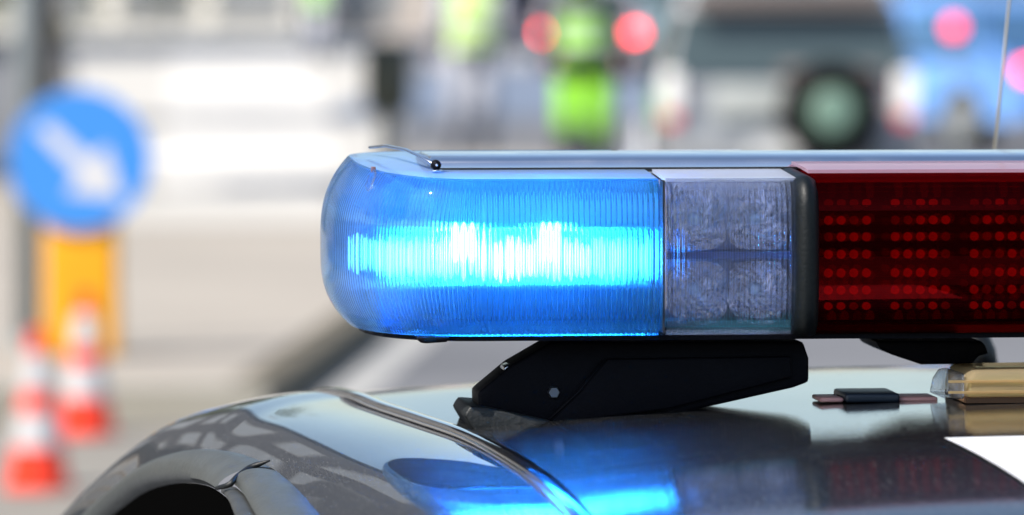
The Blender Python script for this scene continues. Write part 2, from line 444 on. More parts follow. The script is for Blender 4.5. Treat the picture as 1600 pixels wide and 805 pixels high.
# ---- blue section: stepped reflector with a row of lamps, all seen through the flutes
def core(name, x1, mtl):
    rows = []
    IN = .040
    def pt(arg, wv, kind):
        rec = .017 * max(0, 1 - (wv / .42) ** 2) if abs(wv) < .42 else 0
        ins = IN + rec + (.012 * ((abs(wv) - .42) / .58) if abs(wv) > .42 else 0)
        w2 = wv * .86
        if kind == 's': y = ins; return L(arg, y, ZC + HZ * w2)
        c, s_ = math.cos(arg), math.sin(arg)
        lx = XS - 96 * U - rec - (70 * U if wv > .42 else 0) * min(1, (wv - .42) * 6 if wv > .42 else 0)
        return L(XS - lx * abs(s_) ** .8, DP - (DP - ins) * abs(c) ** .8 * (1 if c >= 0 else -1), ZC + HZ * w2)
    ws = [-1 + 2 * k / 28 for k in range(29)]
    for k in range(40, -1, -1): rows.append([pt(k / 40 * math.pi * .75, wv, 'd') for wv in ws])
    for x in (XS + .03, XS + .06, x1): rows.append([pt(x, wv, 's') for wv in ws])
    v, f = grid(rows); return link(name, fixn(mesh(name, v, f)), mtl, bar)
o = core('reflector', XB - .003, M['reflector']); twins.append(o)
o = MB().box(XS - .05, XB - .003, .06, .2, .006, .092).build('reflector_housing', M['bluefl'], bar); twins.append(o)
def lampmat(name, st):
    m = bpy.data.materials.new(name); m.use_nodes = True; n = m.node_tree
    b = n.nodes['Principled BSDF']; b.inputs['Base Color'].default_value = (.8, .9, 1, 1)
    b.inputs['Emission Color'].default_value = (.055, .34, 1, 1); b.inputs['Emission Strength'].default_value = st
    return m
lm = [lampmat('blue lamp %d' % k_, st) for k_, st in enumerate((8, 19, 44, 90, 160))]
lam_me = [MB().ball((0, 0, 0), .0036, 10, 8, sc=(.75, .75, 3.6)).build('blue_lamp', m_, data=True) for m_ in lm]
for me in lam_me:
    for p in me.polygons: p.use_smooth = True
def put_lamp(px, k, s_=.036, z=ZC):
    o = bpy.data.objects.new('blue_lamp', lam_me[k]); COL.objects.link(o); o.parent = bar; o.location = ((px - 500) * U, s_, z); return o
rl = random.Random(4)
for i in range(44):
    px = 624 + i * 9.3 + rl.uniform(-1.5, 1.5)
    g_ = math.exp(-((px - 830) / 125) ** 2)
    k = 4 if g_ > .84 else 3 if g_ > .5 else 2 if g_ > .22 else 1 if g_ > .06 else 0
    if rl.random() < .25: k = max(0, k - 1)
    o = put_lamp(px, k, .036 if px > 690 else .036 + (690 - px) * .00016, ZC - .002 + rl.uniform(-.0015, .0015)); o.scale = (.6, .8, rl.uniform(.8, 1.18))
for i in range(6):
    o = put_lamp(614 - i * 9, 0, .052 + i * .0035, ZC + rl.uniform(-.001, .001)); o.scale = (.4, .5, rl.uniform(.8, 1.1))
for px in (722, 734, 746, 857, 868, 880):
    put_lamp(px, 4, .033, ZC + .0090)
for px in range(2803, 3190, 30): put_lamp(px, 2)
# ---- clear section: silver bowls in two rows with small bulbs
rb_ = random.Random(11)
def bowl(cx, cz, rx, rz, depth, s0):
    rows = []
    for i in range(9):
        t = (i + .25) / 8.25; row = []
        for k in range(20):
            a = k / 20 * 2 * math.pi; fac = 1 + .10 * ((k + i) % 2)
            n4 = (abs(math.cos(a)) ** 4 + abs(math.sin(a)) ** 4) ** -.25
            row.append(L(cx + rx * t * math.cos(a) * n4, s0 + depth * (1 - t * t) * fac, cz + rz * t * math.sin(a) * n4))
        rows.append(row)
    v, f = grid(rows, False, True); f.append(tuple(range(20)))
    v = [q_ + Vector((rb_.uniform(-1, 1), rb_.uniform(-1, 1) * 1.3, rb_.uniform(-1, 1))) * .00022 for q_ in v]
    return v, f
for j, (cz, rz) in enumerate(((.0735, .0195), (.0285, .0185))):
    for i in range(2):
        cx = XC0 + .0215 + i * .0400
        b_ = MB().add(*bowl(cx, cz, .0196, rz, .026, .026)).build('reflector_bowl', M['bowl'], bar); twins.append(b_)
        q = MB().ball((cx, .040, cz), .0045, 10, 6).build('bulb', M['reflector'], b_, smooth=True)
o = MB().box(XC0 + .001, XC1 + .004, .0225, .2, .0485, .0530).build('divider_shelf', mat('dark blue shelf', (.03, .06, .20), .35), bar); twins.append(o)
o = MB().box(XC0 + .001, XC1 + .004, .058, .2, .006, .098).build('clear_housing', mat('lavender grey housing', (.26, .27, .38), .4), bar); twins.append(o)
o = MB().box(XC0 + .001, XC1 + .004, .02, .2, .0045, .0085).build('teal_sill', mat('teal sill', (.03, .30, .36), .4), bar); twins.append(o)
o = MB().box(XC1 - .012, XC1 - .002, .012, .02, .093, .099)
# wall between the sections
o = MB().box(XC1 + .006, XC1 + .009, .010, .25, .004, .098).build('partition', M['black'], bar); twins.append(o)

# ---- top rail, bent wire, screw and clips
def rail(x0, x1):
    sec = []
    s0, z0, hw, h = .085, .1035, .055, .0105
    for k in range(17):
        a = math.pi * k / 16
        sec.append((s0 + hw * (1 - math.copysign(abs(math.cos(a)) ** .55, math.cos(a))), z0 + .0020 + (h - .002) * abs(math.sin(a)) ** .62))
    sec += [(s0 + 2 * hw, z0), (s0, z0)]
    rows = [[L(x, s, z) for s, z in sec] for x in (x0, x0 + .002, (x0 + x1) / 2, x1 - .002, x1)]
    for i in (0, 4):
        rows[i] = [L(p.x, s0 + hw + (p.y - s0 - hw) * .96, z0 + (p.z - z0) * .9) for p in rows[i]]
    v, f = grid(rows, False, True); m2 = len(sec); tot = len(v); f += [tuple(range(m2)), tuple(range(tot - m2, tot))]
    return autosmooth(link('top_rail', fixn(mesh('top_rail', v, f)), M['steel'], bar), 40)
rail(192 * U, XT - 192 * U)
MB().box(196 * U, XT - 196 * U, .0815, .2, .1030, .1056).build('rail_gasket', M['rubber'], bar)
o = MB().tube([L(118 * U, .200, .1155), L(138 * U, .17, .1175), L(160 * U, .12, .1165), L(180 * U, .085, .1125), L(195 * U, .066, .1088)], [(.0017, .0010)] * 5, 10).build('bent_clip', M['steel'], bar, smooth=True); twins.append(o)
o = MB().lathe([(.0001, .0625), (.0022, .0625), (.0032, .064), (.0034, .070), (.0001, .071)], 18, (197 * U, 0, .1083), 'y').build('clip_screw', M['black'], bar, smooth=True); twins.append(o)
q = MB().ball((197 * U, .0622, .1083), .0011, 8, 6).build('screw_pin', M['chrome'], o); 
o = MB().tube([L(188 * U, .058, .1048), L(204 * U, .058, .1048)], [(.0040, .0008)] * 2, 12).build('clip_tab', M['chrome'], bar, smooth=True); twins.append(o)
o = MB().box(92 * U, 99 * U, .058, .064, .1035, .1075).build('lid_catch', mat('brownish catch', (.16, .09, .10), .4), bar, bevel=.0005); twins.append(o)
o = MB().tube([L(96 * U, .052, .1040), L(90 * U, .048, .1010), L(85 * U, .046, .0950), L(84 * U, .048, .0925)], [(.0012, .0026), (.0022, .0028), (.0028, .0022), (.0006, .0006)], 10).build('moulded_hook', M['clear'], bar, smooth=True); twins.append(o)
o = MB().prism([(155, -1), (161, -10), (170, -11), (186, -10), (203, -9), (207, -1)], lambda p, q, t: L(p * U, t, q * U), .015, .05).build('bottom_latch', M['black'], bar, bevel=.0012); twins.append(o)
o = MB().box(166 * U, 184 * U, .0125, .0165, -.0030, .0006).build('latch_tongue', M['blue'], bar, bevel=.0008); twins.append(o)

for o in twins:
    c = mirror_obj(o, bar)
    for ch in list(o.children):
        mirror_obj(ch, c)

# ---- mounting feet
def Wp(px, py, s):                                # pixel -> frame-local point on the plane at depth s
    d = 3.7
    for _ in range(6):
        q = to_local(W(px, py, d)); d += (s - q.y) * .98
    return to_local(W(px, py, d))
SF = .05
poly = [(862, 534), (1255, 534), (1264, 560), (1264, 597), (1240, 606), (1045, 650), (1010, 664), (870, 668), (770, 655), (748, 640), (747, 614), (790, 578), (800, 570)]
foot = MB().prism([(Wp(px, py, SF).x, Wp(px, py, SF).z) for px, py in poly], lambda p, q, t: L(p, t, q), SF, SF + .045).build('mounting_foot', M['black'], bar, bevel=.0022)
fc = MB().prism([(Wp(px, py, SF).x, Wp(px, py, SF).z) for px, py in [(948, 560), (1235, 556), (1236, 590), (1040, 640), (852, 662)]], lambda p, q, t: L(p, t, q), SF - .004, SF + .01).build('foot_side_plate', M['black'], foot, bevel=.0015)
MB().tube([Wp(846, 668, SF - .004), Wp(905, 612, SF - .004), Wp(945, 562, SF - .004)], .0011, 8).build('foot_rib', M['black'], foot, smooth=True)
b0 = Wp(865, 613, SF)
MB().lathe([(.0001, b0.y - .0035), (.0034, b0.y - .0035), (.0042, b0.y - .002), (.0042, b0.y + .002), (.0001, b0.y + .002)], 6, (b0.x, 0, b0.z), 'y').build('bolt', mat('dull bolt', (.22, .24, .27), .45, 1), foot)
MB().prism([(Wp(px, py, SF).x, Wp(px, py, SF).z) for px, py in [(786, 588), (790, 574), (808, 568), (810, 573), (797, 581), (793, 590)]], lambda p, q, t: L(p, t, q), SF + .005, SF + .03).build('foot_clasp', M['steel'], foot, bevel=.0008)
padp = [(733, 634), (724, 648), (736, 668), (765, 690), (800, 697), (900, 694), (985, 688), (1010, 664), (870, 660), (760, 636)]
MB().prism([(Wp(px, py, SF - .008).x, Wp(px, py, SF - .008).z) for px, py in padp], lambda p, q, t: L(p, t, q), SF - .012, SF + .07).build('rubber_pad', M['rubber'], foot, bevel=.002)
# mirrored foot at the other side
c = mirror_obj(foot, bar)
for ch in list(foot.children): mirror_obj(ch, c)
cl = [(1368, 533), (1376, 546), (1395, 555), (1440, 570), (1520, 569), (1530, 556), (1546, 553), (1540, 540), (1534, 533)]
MB().prism([(Wp(px, py, .08).x, Wp(px, py, .08).z) for px, py in cl], lambda p, q, t: L(p, t, q), .08, .16).build('cable_box', M['black'], bar, bevel=.002)

# ------------------------------------------------------------------ the patrol car
car = empty('patrol_car', (0, 0, 0), 'dark grey patrol car seen across its glossy roof, carrying the light bar', 'car')
set_frame(car)
def ZD(s): return 1.3985 - .13 * min(0, s + .20) ** 2 - .006 * s * s - .25 * max(0, s - .3) ** 2 - O.z
XK = [(-1.3, .10), (-.9, .115), (-.5, .116), (-.2, .1055), (-.03, .0955), (.225, .0600), (.377, .045), (.7, .02), (1.05, .0), (1.4, -.02)]
def XD(s):
    k = max(1, min(len(XK) - 3, sum(1 for q in XK if q[0] <= s) - 1))
    (x0, y0), (x1, y1), (x2, y2), (x3, y3) = XK[k - 1:k + 3]
    h = x2 - x1; u = (s - x1) / h; m1 = (y2 - y0) / (x2 - x0) * h; m2 = (y3 - y1) / (x3 - x1) * h
    return (2 * u ** 3 - 3 * u * u + 1) * y1 + (u ** 3 - 2 * u * u + u) * m1 + (3 * u * u - 2 * u ** 3) * y2 + (u ** 3 - u * u) * m2
S0, S1, NS = -.95, 1.05, 70
def ZR(s, t):                                      # t in -1..1 across
    z = ZD(s) + .017 * (1 - abs(t) ** 2.6) 
    if s < -.45: z -= .25 * (s + .45) ** 2
    return z
rows = []
for i in range(NS):
    s = S0 + (S1 - S0) * i / (NS - 1); xa = XD(s) + .006; xb = XT - xa
    rows.append([L(xa + (xb - xa) * (j / 40), s, ZR(s, j / 20 - 1)) for j in range(41)])
v, f = grid(rows)
roof = link('roof', fixn(mesh('roof', v, f)), M['paint'], car)
# curves of the side in photo pixels at chosen depths
def cur(lst, n=90): return catmull([to_local(W(*p)) for p in lst], n)
Dn = [L(XD(s) - .008, s, ZD(s) - .001) for s in (-.9, -.7, -.5, -.334, -.18, -.03, .1, .225, .33)]
Sx = [to_local(W(*p)) for p in [(480, 612, 4.00), (400, 623, 4.06), (300, 653, 4.12), (200, 727, 4.2), (120, 806, 4.27), (40, 890, 4.33)]]
NN = 120
S_ = catmull(Dn + Sx, NN)
T_ = catmull([to_local(W(*p)) for p in [(860, 1400, 2.7), (720, 1130, 2.92), (620, 960, 3.12), (560, 875, 3.27), (500, 805, 3.42), (462, 762, 3.52), (424, 731, 3.62), (385, 712, 3.71), (340, 703, 3.79), (295, 704, 3.87), (240, 722, 3.97), (190, 758, 4.07), (130, 812, 4.17), (70, 880, 4.25), (20, 940, 4.29)]], NN)
W_ = catmull([to_local(W(*p)) for p in [(640, 1400, 2.8), (540, 1130, 2.98), (450, 960, 3.2), (400, 870, 3.33), (365, 808, 3.46), (352, 778, 3.56), (338, 763, 3.64), (318, 751, 3.72), (292, 746, 3.80), (262, 747, 3.87), (225, 757, 3.97), (190, 779, 4.05), (140, 822, 4.13), (90, 885, 4.2), (40, 950, 4.24)]], NN)
def outw(): return (-EX_L * .75 + Vector((0, 0, .66))).normalized()
EX_L = Vector((1, 0, 0))
rows = []
for a, b in zip(S_, T_):
    row = []
    for j in range(15):
        t = j / 14; p = a.lerp(b, t) + outw() * .012 * math.sin(math.pi * t) ** .9
        row.append(p)
    rows.append(row)
v, f = grid(rows)
side = link('side_frame', fixn(mesh('side_frame', v, f)), M['paint_side'], car)
# trim: rounded band between T and W, split at the door joint
def strip(name, A, B, i0, i1, mtl, bulge, off0=.0, nseg=9, tw=1.0):
    rows = []
    for i in range(i0, i1):
        a, b = A[i], B[i]; row = []
        for j in range(nseg):
            t = j / (nseg - 1) * tw
            row.append(a.lerp(b, t) + outw() * (off0 + bulge * math.sin(math.pi * min(1, t / tw)) ** .7))
        k = .006
        rows.append([row[0] - outw() * k] + row + [row[-1] - outw() * k])
    v, f = grid(rows); return autosmooth(link(name, fixn(mesh(name, v, f)), mtl, car), 50)
JT = 47
# joint index: nearest T to the photographed joint
jt = min(range(NN), key=lambda i: (T_[i] - to_local(W(421, 729, 3.625))).length)
strip('door_trim', T_, W_, jt, NN, M['trim'], .006)
strip('pillar_trim', T_, W_, 0, jt - 1, M['trim'], .0075, off0=.001, tw=.72)
strip('inner_seal', [a.lerp(b, .74) for a, b in zip(T_, W_)], W_, 0, jt, M['trimd'], .003, off0=-.003)
jp = [T_[jt] + outw() * .004 + Vector((0.002, 0, .002)), T_[jt].lerp(W_[jt], .25) + outw() * .0055, T_[jt - 2].lerp(W_[jt - 2], .55) + outw() * .006, T_[jt - 4].lerp(W_[jt - 4], .78) + outw() * .004, W_[jt - 3] + outw() * .003]
MB().tube(catmull(jp, 12), [.0006, .0012, .002, .0021, .0018, .0016, .0018, .002, .002, .0018, .0016, .0012], 8).build('joint_gap', M['rubber'], car, smooth=True)
# drip moulding
dm = catmull([L(XD(s) - .001, s, ZD(s) + .0015) for s in (-.9, -.7, -.5, -.334, -.18, -.03, .1, .225, .35, .5, .7)], 80)
MB().tube(dm, [(.0062, .0028)] * 80, 12).build('drip_moulding', mat('gloss black moulding', (.01, .01, .012), .08, coat=1), car, smooth=True)
MB().tube([p + L(-.0068, 0, -.0012) for p in dm], [(.0011, .0011)] * 80, 8).build('chrome_edge', M['chrome'], car, smooth=True)
MB().tube([p + L(.0072, 0, -.0012) for p in dm], [(.0010, .0009)] * 80, 8).build('seam_sealer', mat('seam sealer', (.25, .26, .27), .3, coat=1), car, smooth=True)
# side window and lower body
rows = [[p + L(.004, 0, -.004), p + L(-.10, 0, -.22), p + L(-.16, 0, -.42)] for p in W_]
v, f = grid(rows); link('side_window', fixn(mesh('side_window', v, f)), M['glassdark'], car)
rows = [[p + L(-.158, 0, -.42), p + L(-.19, 0, -.60), p + L(-.18, 0, -.9), p + L(-.13, 0, -1.1)] for p in W_]
v, f = grid(rows); link('door_skin', fixn(mesh('door_skin', v, f)), M['paint'], car)
# end glasses and ends of the body
def endpanel(name, s, ds, mtl, z1, z2, wd):
    xa = XD(s) + .006; xb = XT - xa
    top = [L(xa + (xb - xa) * j / 20, s, ZR(s, j / 10 - 1) - .001) for j in range(21)]
    bot = [L(xa - wd + (xb - xa + 2 * wd) * j / 20, s + ds, z1) for j in range(21)]
    bo2 = [L(p.x, p.y + ds * .1, z2) for p in bot]
    v, f = grid([top, bot]); link(name, fixn(mesh(name, v, f)), M['glassdark'], car)
    v, f = grid([bot, bo2]); link('body_end', fixn(mesh('body_end', v, f)), M['paint'], car)
endpanel('rear_window', S0, -.45, 'g', -.50, -1.15, .12)
endpanel('windscreen', S1, .6, 'g', -.48, -1.15, .12)
for o in [x for x in car.children if x.name.split('.')[0] in ('side_frame', 'door_trim', 'pillar_trim', 'side_window', 'door_skin', 'drip_moulding', 'chrome_edge')]:
    mirror_obj(o, car)
for sx, sy in ((-.02, -1.1), (XT + .02, -1.1), (-.02, 1.55), (XT + .02, 1.55)):
    wh = MB().lathe([(.18, -.1), (.31, -.1), (.325, -.06), (.325, .06), (.31, .1), (.18, .1)], 28, (sx, sy, .325 - O.z), 'x').build('wheel', M['rubber'], car, smooth=True)
    MB().lathe([(.02, -.06), (.18, -.09), (.18, .09), (.02, .06)], 20, (sx, sy, .325 - O.z), 'x').build('rim', M['steel'], wh)

# white painted marking on the roof, following its surface
def roof_pt(px, py):
    d = 3.3
    for _ in range(30):
        q = to_local(W(px, py, d)); xa = XD(q.y) + .006
        t = 2 * (q.x - xa) / (XT - 2 * xa) - 1
        zr = ZR(q.y, max(-1, min(1, t)))
        d += (q.z - zr) * 8
    q.z = zr + .0015; return q
A_, B_, D_ = roof_pt(1475, 688), roof_pt(1600, 685), roof_pt(1600, 757)
e1 = (B_ - A_); e2 = (D_ - A_)
rows = []
for i in range(7):
    row = []
    for j in range(7):
        p = A_ + e1 * (i / 6 * 2.2) + (e2 - e1 * (e2.dot(e1) / e1.length_squared) * 0) * (j / 6 * 1.4) - e1 * 0
        xa = XD(p.y) + .006; t = 2 * (p.x - xa) / (XT - 2 * xa) - 1
        row.append(L(p.x, p.y, ZR(p.y, t) + .0015))
    rows.append(row)
v, f = grid(rows); link('roof_marking', fixn(mesh('roof_marking', v, f)), M['decal'], car)

# antenna whip on the roof behind the bar
def on_roof(x, s):
    xa = XD(s) + .006; t = 2 * (x - xa) / (XT - 2 * xa) - 1
    return L(x, s, ZR(s, t))
ab = to_local(W(1548, 300, 4.15)); at_ = to_local(W(1583, -60, 4.15)); b_ = on_roof(ab.x - .012, ab.y)
an = MB().lathe([(.001, 0), (.018, 0), (.016, .012), (.008, .03), (.004, .04), (.001, .04)], 16, tuple(b_)).build('antenna_base', M['rubber'], car, smooth=True)
MB().tube([b_ + L(0, 0, .03), ab, at_], [.0015, .0013, .0010], 8).build('antenna_whip', mat('antenna grey', (.20, .19, .16), .4), an, smooth=True)

# amber beacon and dark block, added shapes standing for reflections in the roof
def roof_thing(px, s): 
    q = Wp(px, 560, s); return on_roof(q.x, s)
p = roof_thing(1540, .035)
am = empty('amber_reflection', (0, 0, 0), 'added amber block standing for a reflection in the car roof under the bar', 'roof_reflection'); set_frame(am)
mb = MB().prism([(-.018, .004), (-.017, .017), (-.012, .021), (.09, .022), (.094, .004)], lambda a, b, t: L(p.x + a, p.y + t, p.z + b), -.03, .05).build('amber_block', M['amber'], am, bevel=.003)
MB().box(p.x - .018, p.x + .092, p.y - .028, p.y + .048, p.z + .0005, p.z + .0045).build('amber_block_base', mat('beacon base brown', (.10, .05, .02), .5), am)
MB().prism([(-.032, .003), (-.030, .013), (-.026, .019), (-.0185, .020), (-.0185, .003)], lambda a, b, t: L(p.x + a, p.y + t, p.z + b), -.026, .03).build('sparkle_end', M['clear'], am, bevel=.002)
MB().box(p.x - .03, p.x + .09, p.y - .0315, p.y - .0295, p.z + .007, p.z + .0085).build('block_ridge', M['amber'], am)
MB().box(p.x - .03, p.x + .09, p.y - .0315, p.y - .0295, p.z + .014, p.z + .0155).build('block_ridge', M['amber'], am)
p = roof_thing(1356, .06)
du = empty('dark_reflection', (0, 0, 0), 'added dark flat block with reddish ends standing for a roof reflection under the bar', 'roof reflection'); set_frame(du)
MB().box(p.x - .018, p.x + .018, p.y - .02, p.y + .03, p.z, p.z + .006).build('dark_block', mat('dark blue reflection tone', (.02, .03, .045), .4), du, bevel=.002)
MB().box(p.x + .0182, p.x + .044, p.y - .015, p.y + .02, p.z, p.z + .003).build('reddish_reflection', mat('reddish reflection tone', (.75, .40, .36), .5), du, bevel=.002)
MB().box(p.x - .034, p.x - .0182, p.y - .015, p.y + .02, p.z, p.z + .003).build('reddish_reflection', bpy.data.materials['reddish reflection tone'], du, bevel=.002)

# ------------------------------------------------------------------ setting
def GX(px, d): return (px - 800) / F * d
M_road = mat('pale worn asphalt', (.145, .145, .152), .85, var=.18, vscale=.35, bump=.4, bscale=40)
M_dark = mat('sky tinted asphalt', (.15, .185, .25), .8, var=.12, vscale=.3)  # blue cast put in for sky reflected on the road
M_pave = mat('beige pavement slabs', (.36, .32, .27), .85, var=.1, vscale=.5, bump=.3, bscale=20)
M_kerb = mat('kerb stone', (.13, .11, .075), .8, var=.2, vscale=2)
M_haze = mat('bright haze ground', (.62, .59, .54), .85, var=.1, vscale=.3)  # brightest ground tone, standing for the hazy glare at upper left
M_haze_edge = mat('dimmer haze ground', (.50, .475, .43), .85, var=.1, vscale=.3)  # softer rim of the glare painted on the ground
M_gut = mat('light gutter concrete', (.38, .37, .35), .85, var=.12, vscale=2)
o = MB().box(-600, 600, -300, 1500, -.5, 0).build('road', M_road); tag(o, kind='structure')
def sheet(name, pts, z, m):
    me = mesh(name, [(x, y, z) for x, y in pts], [tuple(range(len(pts)))]); return tag(link(name, me, m, None, False), kind='structure')
K0 = Vector((-1.06, 21.0)); K1 = Vector((.49, 46)); 
kdir = (K1 - K0).normalized()
isl = [(-40, 21.0), (K0.x, K0.y), (K1.x, K1.y), (-40, 46)]
v = [(x, y, z) for z in (-.02, .135) for x, y in isl]
o = link('pavement', fixn(mesh('pavement', v, [(0, 1, 2, 3), (4, 5, 6, 7), (0, 1, 5, 4), (1, 2, 6, 5), (2, 3, 7, 6), (3, 0, 4, 7)])), M_pave, None, False); tag(o, kind='structure')
# kerb stones, one by one
kerb = bpy.data.objects.new('kerb', None); COL.objects.link(kerb); tag(kerb, kind='structure')
n = 24
for i in range(n):
    a = K0 + kdir * (i * 1.0); b = K0 + kdir * (i * 1.0 + .985)
    nr = Vector((kdir.y, -kdir.x))
    pts = [a, b, b + nr * .15, a + nr * .15]
    vv = [(q.x, q.y, z) for z in (-.01, .14) for q in pts]
    link('kerb_stone', fixn(mesh('kerb_stone', vv, [(0, 1, 2, 3), (4, 5, 6, 7), (0, 1, 5, 4), (1, 2, 6, 5), (2, 3, 7, 6), (3, 0, 4, 7)])), M_kerb, kerb, False)
for i in range(9):
    x1 = K0.x + .15 - i * 1.0
    MB().box(x1 - .985, x1, K0.y - .15, K0.y, -.01, .14).build('kerb_stone', M_pave if False else mat('kerb stone grey', (.33, .31, .26), .85), kerb)
nr = Vector((kdir.y, -kdir.x))
a, b = K0 + nr * .152 - kdir * 1.5, K1 + nr * .152
sheet('forecourt', [(-40, 12), (-1.02, 12), (-1.02, 20.82), (-40, 20.82)], .003, mat('warm worn asphalt', (.24, .222, .19), .85, var=.12, vscale=.8))
sheet('kerb_shade', [(a + kdir*1.3).to_tuple(), ((a + kdir*1.3) + nr * .06).to_tuple(), (b + nr * .06).to_tuple(), b.to_tuple()], .004, mat('dark kerb shade', (.07, .06, .045), .6, var=.3, vscale=3))  # dark strip painted for the shade along the kerb
g0 = nr * .065
sheet('gutter', [(a + g0).to_tuple(), (a + g0 + nr * .20).to_tuple(), (b + g0 + nr * .20).to_tuple(), (b + g0).to_tuple()], .005, M_gut)
sheet('haze_apron', [(GX(250, 46), 46.2), (GX(530, 46), 46.2), (GX(480, 131), 131), (GX(270, 131), 131)], .012, M_haze)  # this and the next three sheets colour the hazy glare onto the ground
sheet('haze_apron_edge', [(GX(130, 46), 46.2), (GX(610, 46), 46.2), (GX(650, 131), 131), (GX(110, 131), 131)], .008, M_haze_edge)
sheet('haze_paving', [(GX(250, 37), 37), (GX(500, 37), 37), (GX(540, 46), 45.9), (GX(250, 46), 45.9)], .1400, M_haze)
sheet('haze_paving_edge', [(GX(130, 34), 34), (GX(540, 34), 34), (GX(610, 46), 45.9), (GX(130, 46), 45.9)], .1385, M_haze_edge)
sheet('side_road', [(-2.2, 62), (60, 62), (60, 92), (-1.2, 92)], .009, M_dark)
sheet('pale_road', [(-1.4, 92.5), (80, 92.5), (80, 131), (-2.2, 131)], .010, mat('pale far asphalt', (.33, .33, .34), .85))  # one paler grey for the far stretch of road
sheet('lane_line', [(1.0, 47), (1.15, 47), (1.55, 61.5), (1.4, 61.5)], .006, mat('road paint', (.75, .75, .74), .6))

# ---- cones
M_or = mat('cone orange', (.78, .038, .008), .45, emit=None)
M_wh = mat('cone reflective white', (.52, .51, .52), .4)
def cone(px, py, d, h, label, tilt=0):
    c = empty('traffic_cone', (GX(px, d), d, .004), label, 'traffic cone', 'striped cones beside the road sign', rz=tilt)
    k = h / .5; r0, r1 = .098 * k, .026 * k
    def rr(t): return r0 + (r1 - r0) * t
    MB().prism([(math.cos(a * math.pi / 4 + .39) * .115 * k, math.sin(a * math.pi / 4 + .39) * .115 * k) for a in range(8)], lambda p, q, t: (p, q, t), 0, .03 * k).build('base', M_or, c, bevel=.006)
    zs = [(.0, .22, M_or), (.22, .46, M_wh), (.46, .60, M_or), (.60, .85, M_wh), (.85, 1.0, M_or)]
    for a, b, m_ in zs:
        e = .0015 if m_ is M_wh else 0
        MB().lathe([(.005, .03 * k + a * .97 * h), (rr(a) + e, .03 * k + a * .97 * h), (rr(b) + e, .03 * k + b * .97 * h), (.005, .03 * k + b * .97 * h)], 24).build('band', m_, c, smooth=False)
    return c
cone(57, 768, 18.3, .50, 'nearer orange and white striped cone at the left edge of the photo')
cone(133, 690, 20.4, .50, 'farther orange and white striped cone in front of the yellow bollard')

# ---- sign on a yellow bollard, grey pole
d = 22.6; zb = .135
sg = empty('road_sign_bollard', (GX(127, d), d, zb), 'round blue keep right sign with white arrow on a yellow bollard', 'road sign')
sg.scale = (.925, .925, .925)
M_yel = mat('bollard yellow', (.80, .36, .005), .45, var=.05, vscale=4)
MB().prism([(-.160, 0), (.160, 0), (.155, .62), (-.155, .62)], lambda p, q, t: (p, t, q), -.10, .10).build('bollard_body', M_yel, sg, bevel=.03, seg=4)
MB().lathe([(.001, -.125), (.302, -.125), (.302, -.105), (.001, -.105)], 48, (0, 0, .850), 'y').build('sign_plate', mat('sign blue', (.014, .12, .52), .35), sg)
MB().lathe([(.290, -.127), (.303, -.127), (.303, -.104), (.290, -.104)], 48, (0, 0, .850), 'y').build('sign_rim', mat('sign rim blue', (.05, .26, .72), .4), sg)
def sp(px, py): return ((px - 125) / 364, .850 - (py - 250) / 364)
ar = [sp(*p) for p in [(58, 205), (76, 190), (140, 246), (168, 228), (192, 310), (105, 302), (122, 272)]]
MB().prism(ar, lambda p, q, t: (p, t, q), -.130, -.126).build('white_arrow', mat('sign white', (.62, .62, .64), .5), sg)
MB().tube([(0, -.02, .5), (0, -.02, .75)], .03).build('sign_post', M['steel'], sg)
d = 23.2
pl = empty('sign_pole', (GX(42, d), d, zb), 'tall grey metal pole at the left edge behind the blue sign', 'pole')
MB().tube([(0, 0, 0), (0, 0, 3.6)], .052, 16).build('shaft', mat('galvanised grey', (.33, .37, .38), .55, .2), pl, smooth=True)
MB().lathe([(.001, 0), (.10, 0), (.10, .02), (.06, .03), (.001, .03)], 16).build('foot_flange', bpy.data.materials['galvanised grey'], pl)

# ---- litter bin on a post
d = 39
bn = empty('litter_bin', (GX(606, d), d, .14), 'dark olive litter bin on a thin post beyond the end of the light bar', 'litter bin')
MB().lathe([(.001, .52), (.14, .53), (.165, .62), (.165, .95), (.13, 1.02), (.001, 1.03)], 20).build('bin_body', mat('olive grey', (.055, .06, .042), .6), bn, smooth=True)
MB().tube([(0, 0, 0), (0, 0, .53)], .06).build('post', mat('post grey', (.24, .24, .20), .6), bn)

# ---- building row, buildings for the reflections
def facade(name, x0, y0, wd, h, dep, col, label, storeys=2, rz=0, bays=5, shop=True, kind='building', trimc=(.5, .48, .44)):
    e = empty(name, (x0, y0, 0), label, kind, rz=rz)
    MB().box(0, wd, 0, dep, 0, h).build('wall', mat(name + label[:14], col, .85, var=.08, vscale=.8), e)
    MB().box(-.15, wd + .15, -.2, dep + .1, h + .003, h + .35).build('cornice', mat('cornice', trimc, .8), e)
    gm = bpy.data.materials.get('far window glass') or mat('far window glass', (.30, .31, .32), .25)  # panes lightened to carry the reflected sky
    fm = bpy.data.materials.get('window frame paint') or mat('window frame paint', (.6, .58, .53), .6)
    sh = h / storeys; bw = wd / bays
    for r_ in range(storeys):
        for b in range(bays):
            xx = bw * (b + .5); ww = bw * (.36 if (r_ == 0 and shop) else .24); zz = sh * r_ + sh * (.12 if r_ == 0 and shop else .3); hh = sh * (.66 if r_ == 0 and shop else .5)
            wf = MB().box(xx - ww - .08, xx + ww + .08, -.06, -.002, zz - .08, zz + hh + .08).build('window_frame', fm, e)
            MB().box(xx - ww, xx + ww, -.075, -.062, zz, zz + hh).build('pane', gm, wf)
    return e
cols = [((.80, .77, .70), 'cream'), ((.60, .52, .46), 'pale brown brick'), ((.55, .50, .42), 'pale ochre'), ((.30, .27, .26), 'grey brown'), ((.50, .45, .36), 'sand coloured'), ((.33, .28, .24), 'taupe')]  # left walls paled to carry the haze over the street
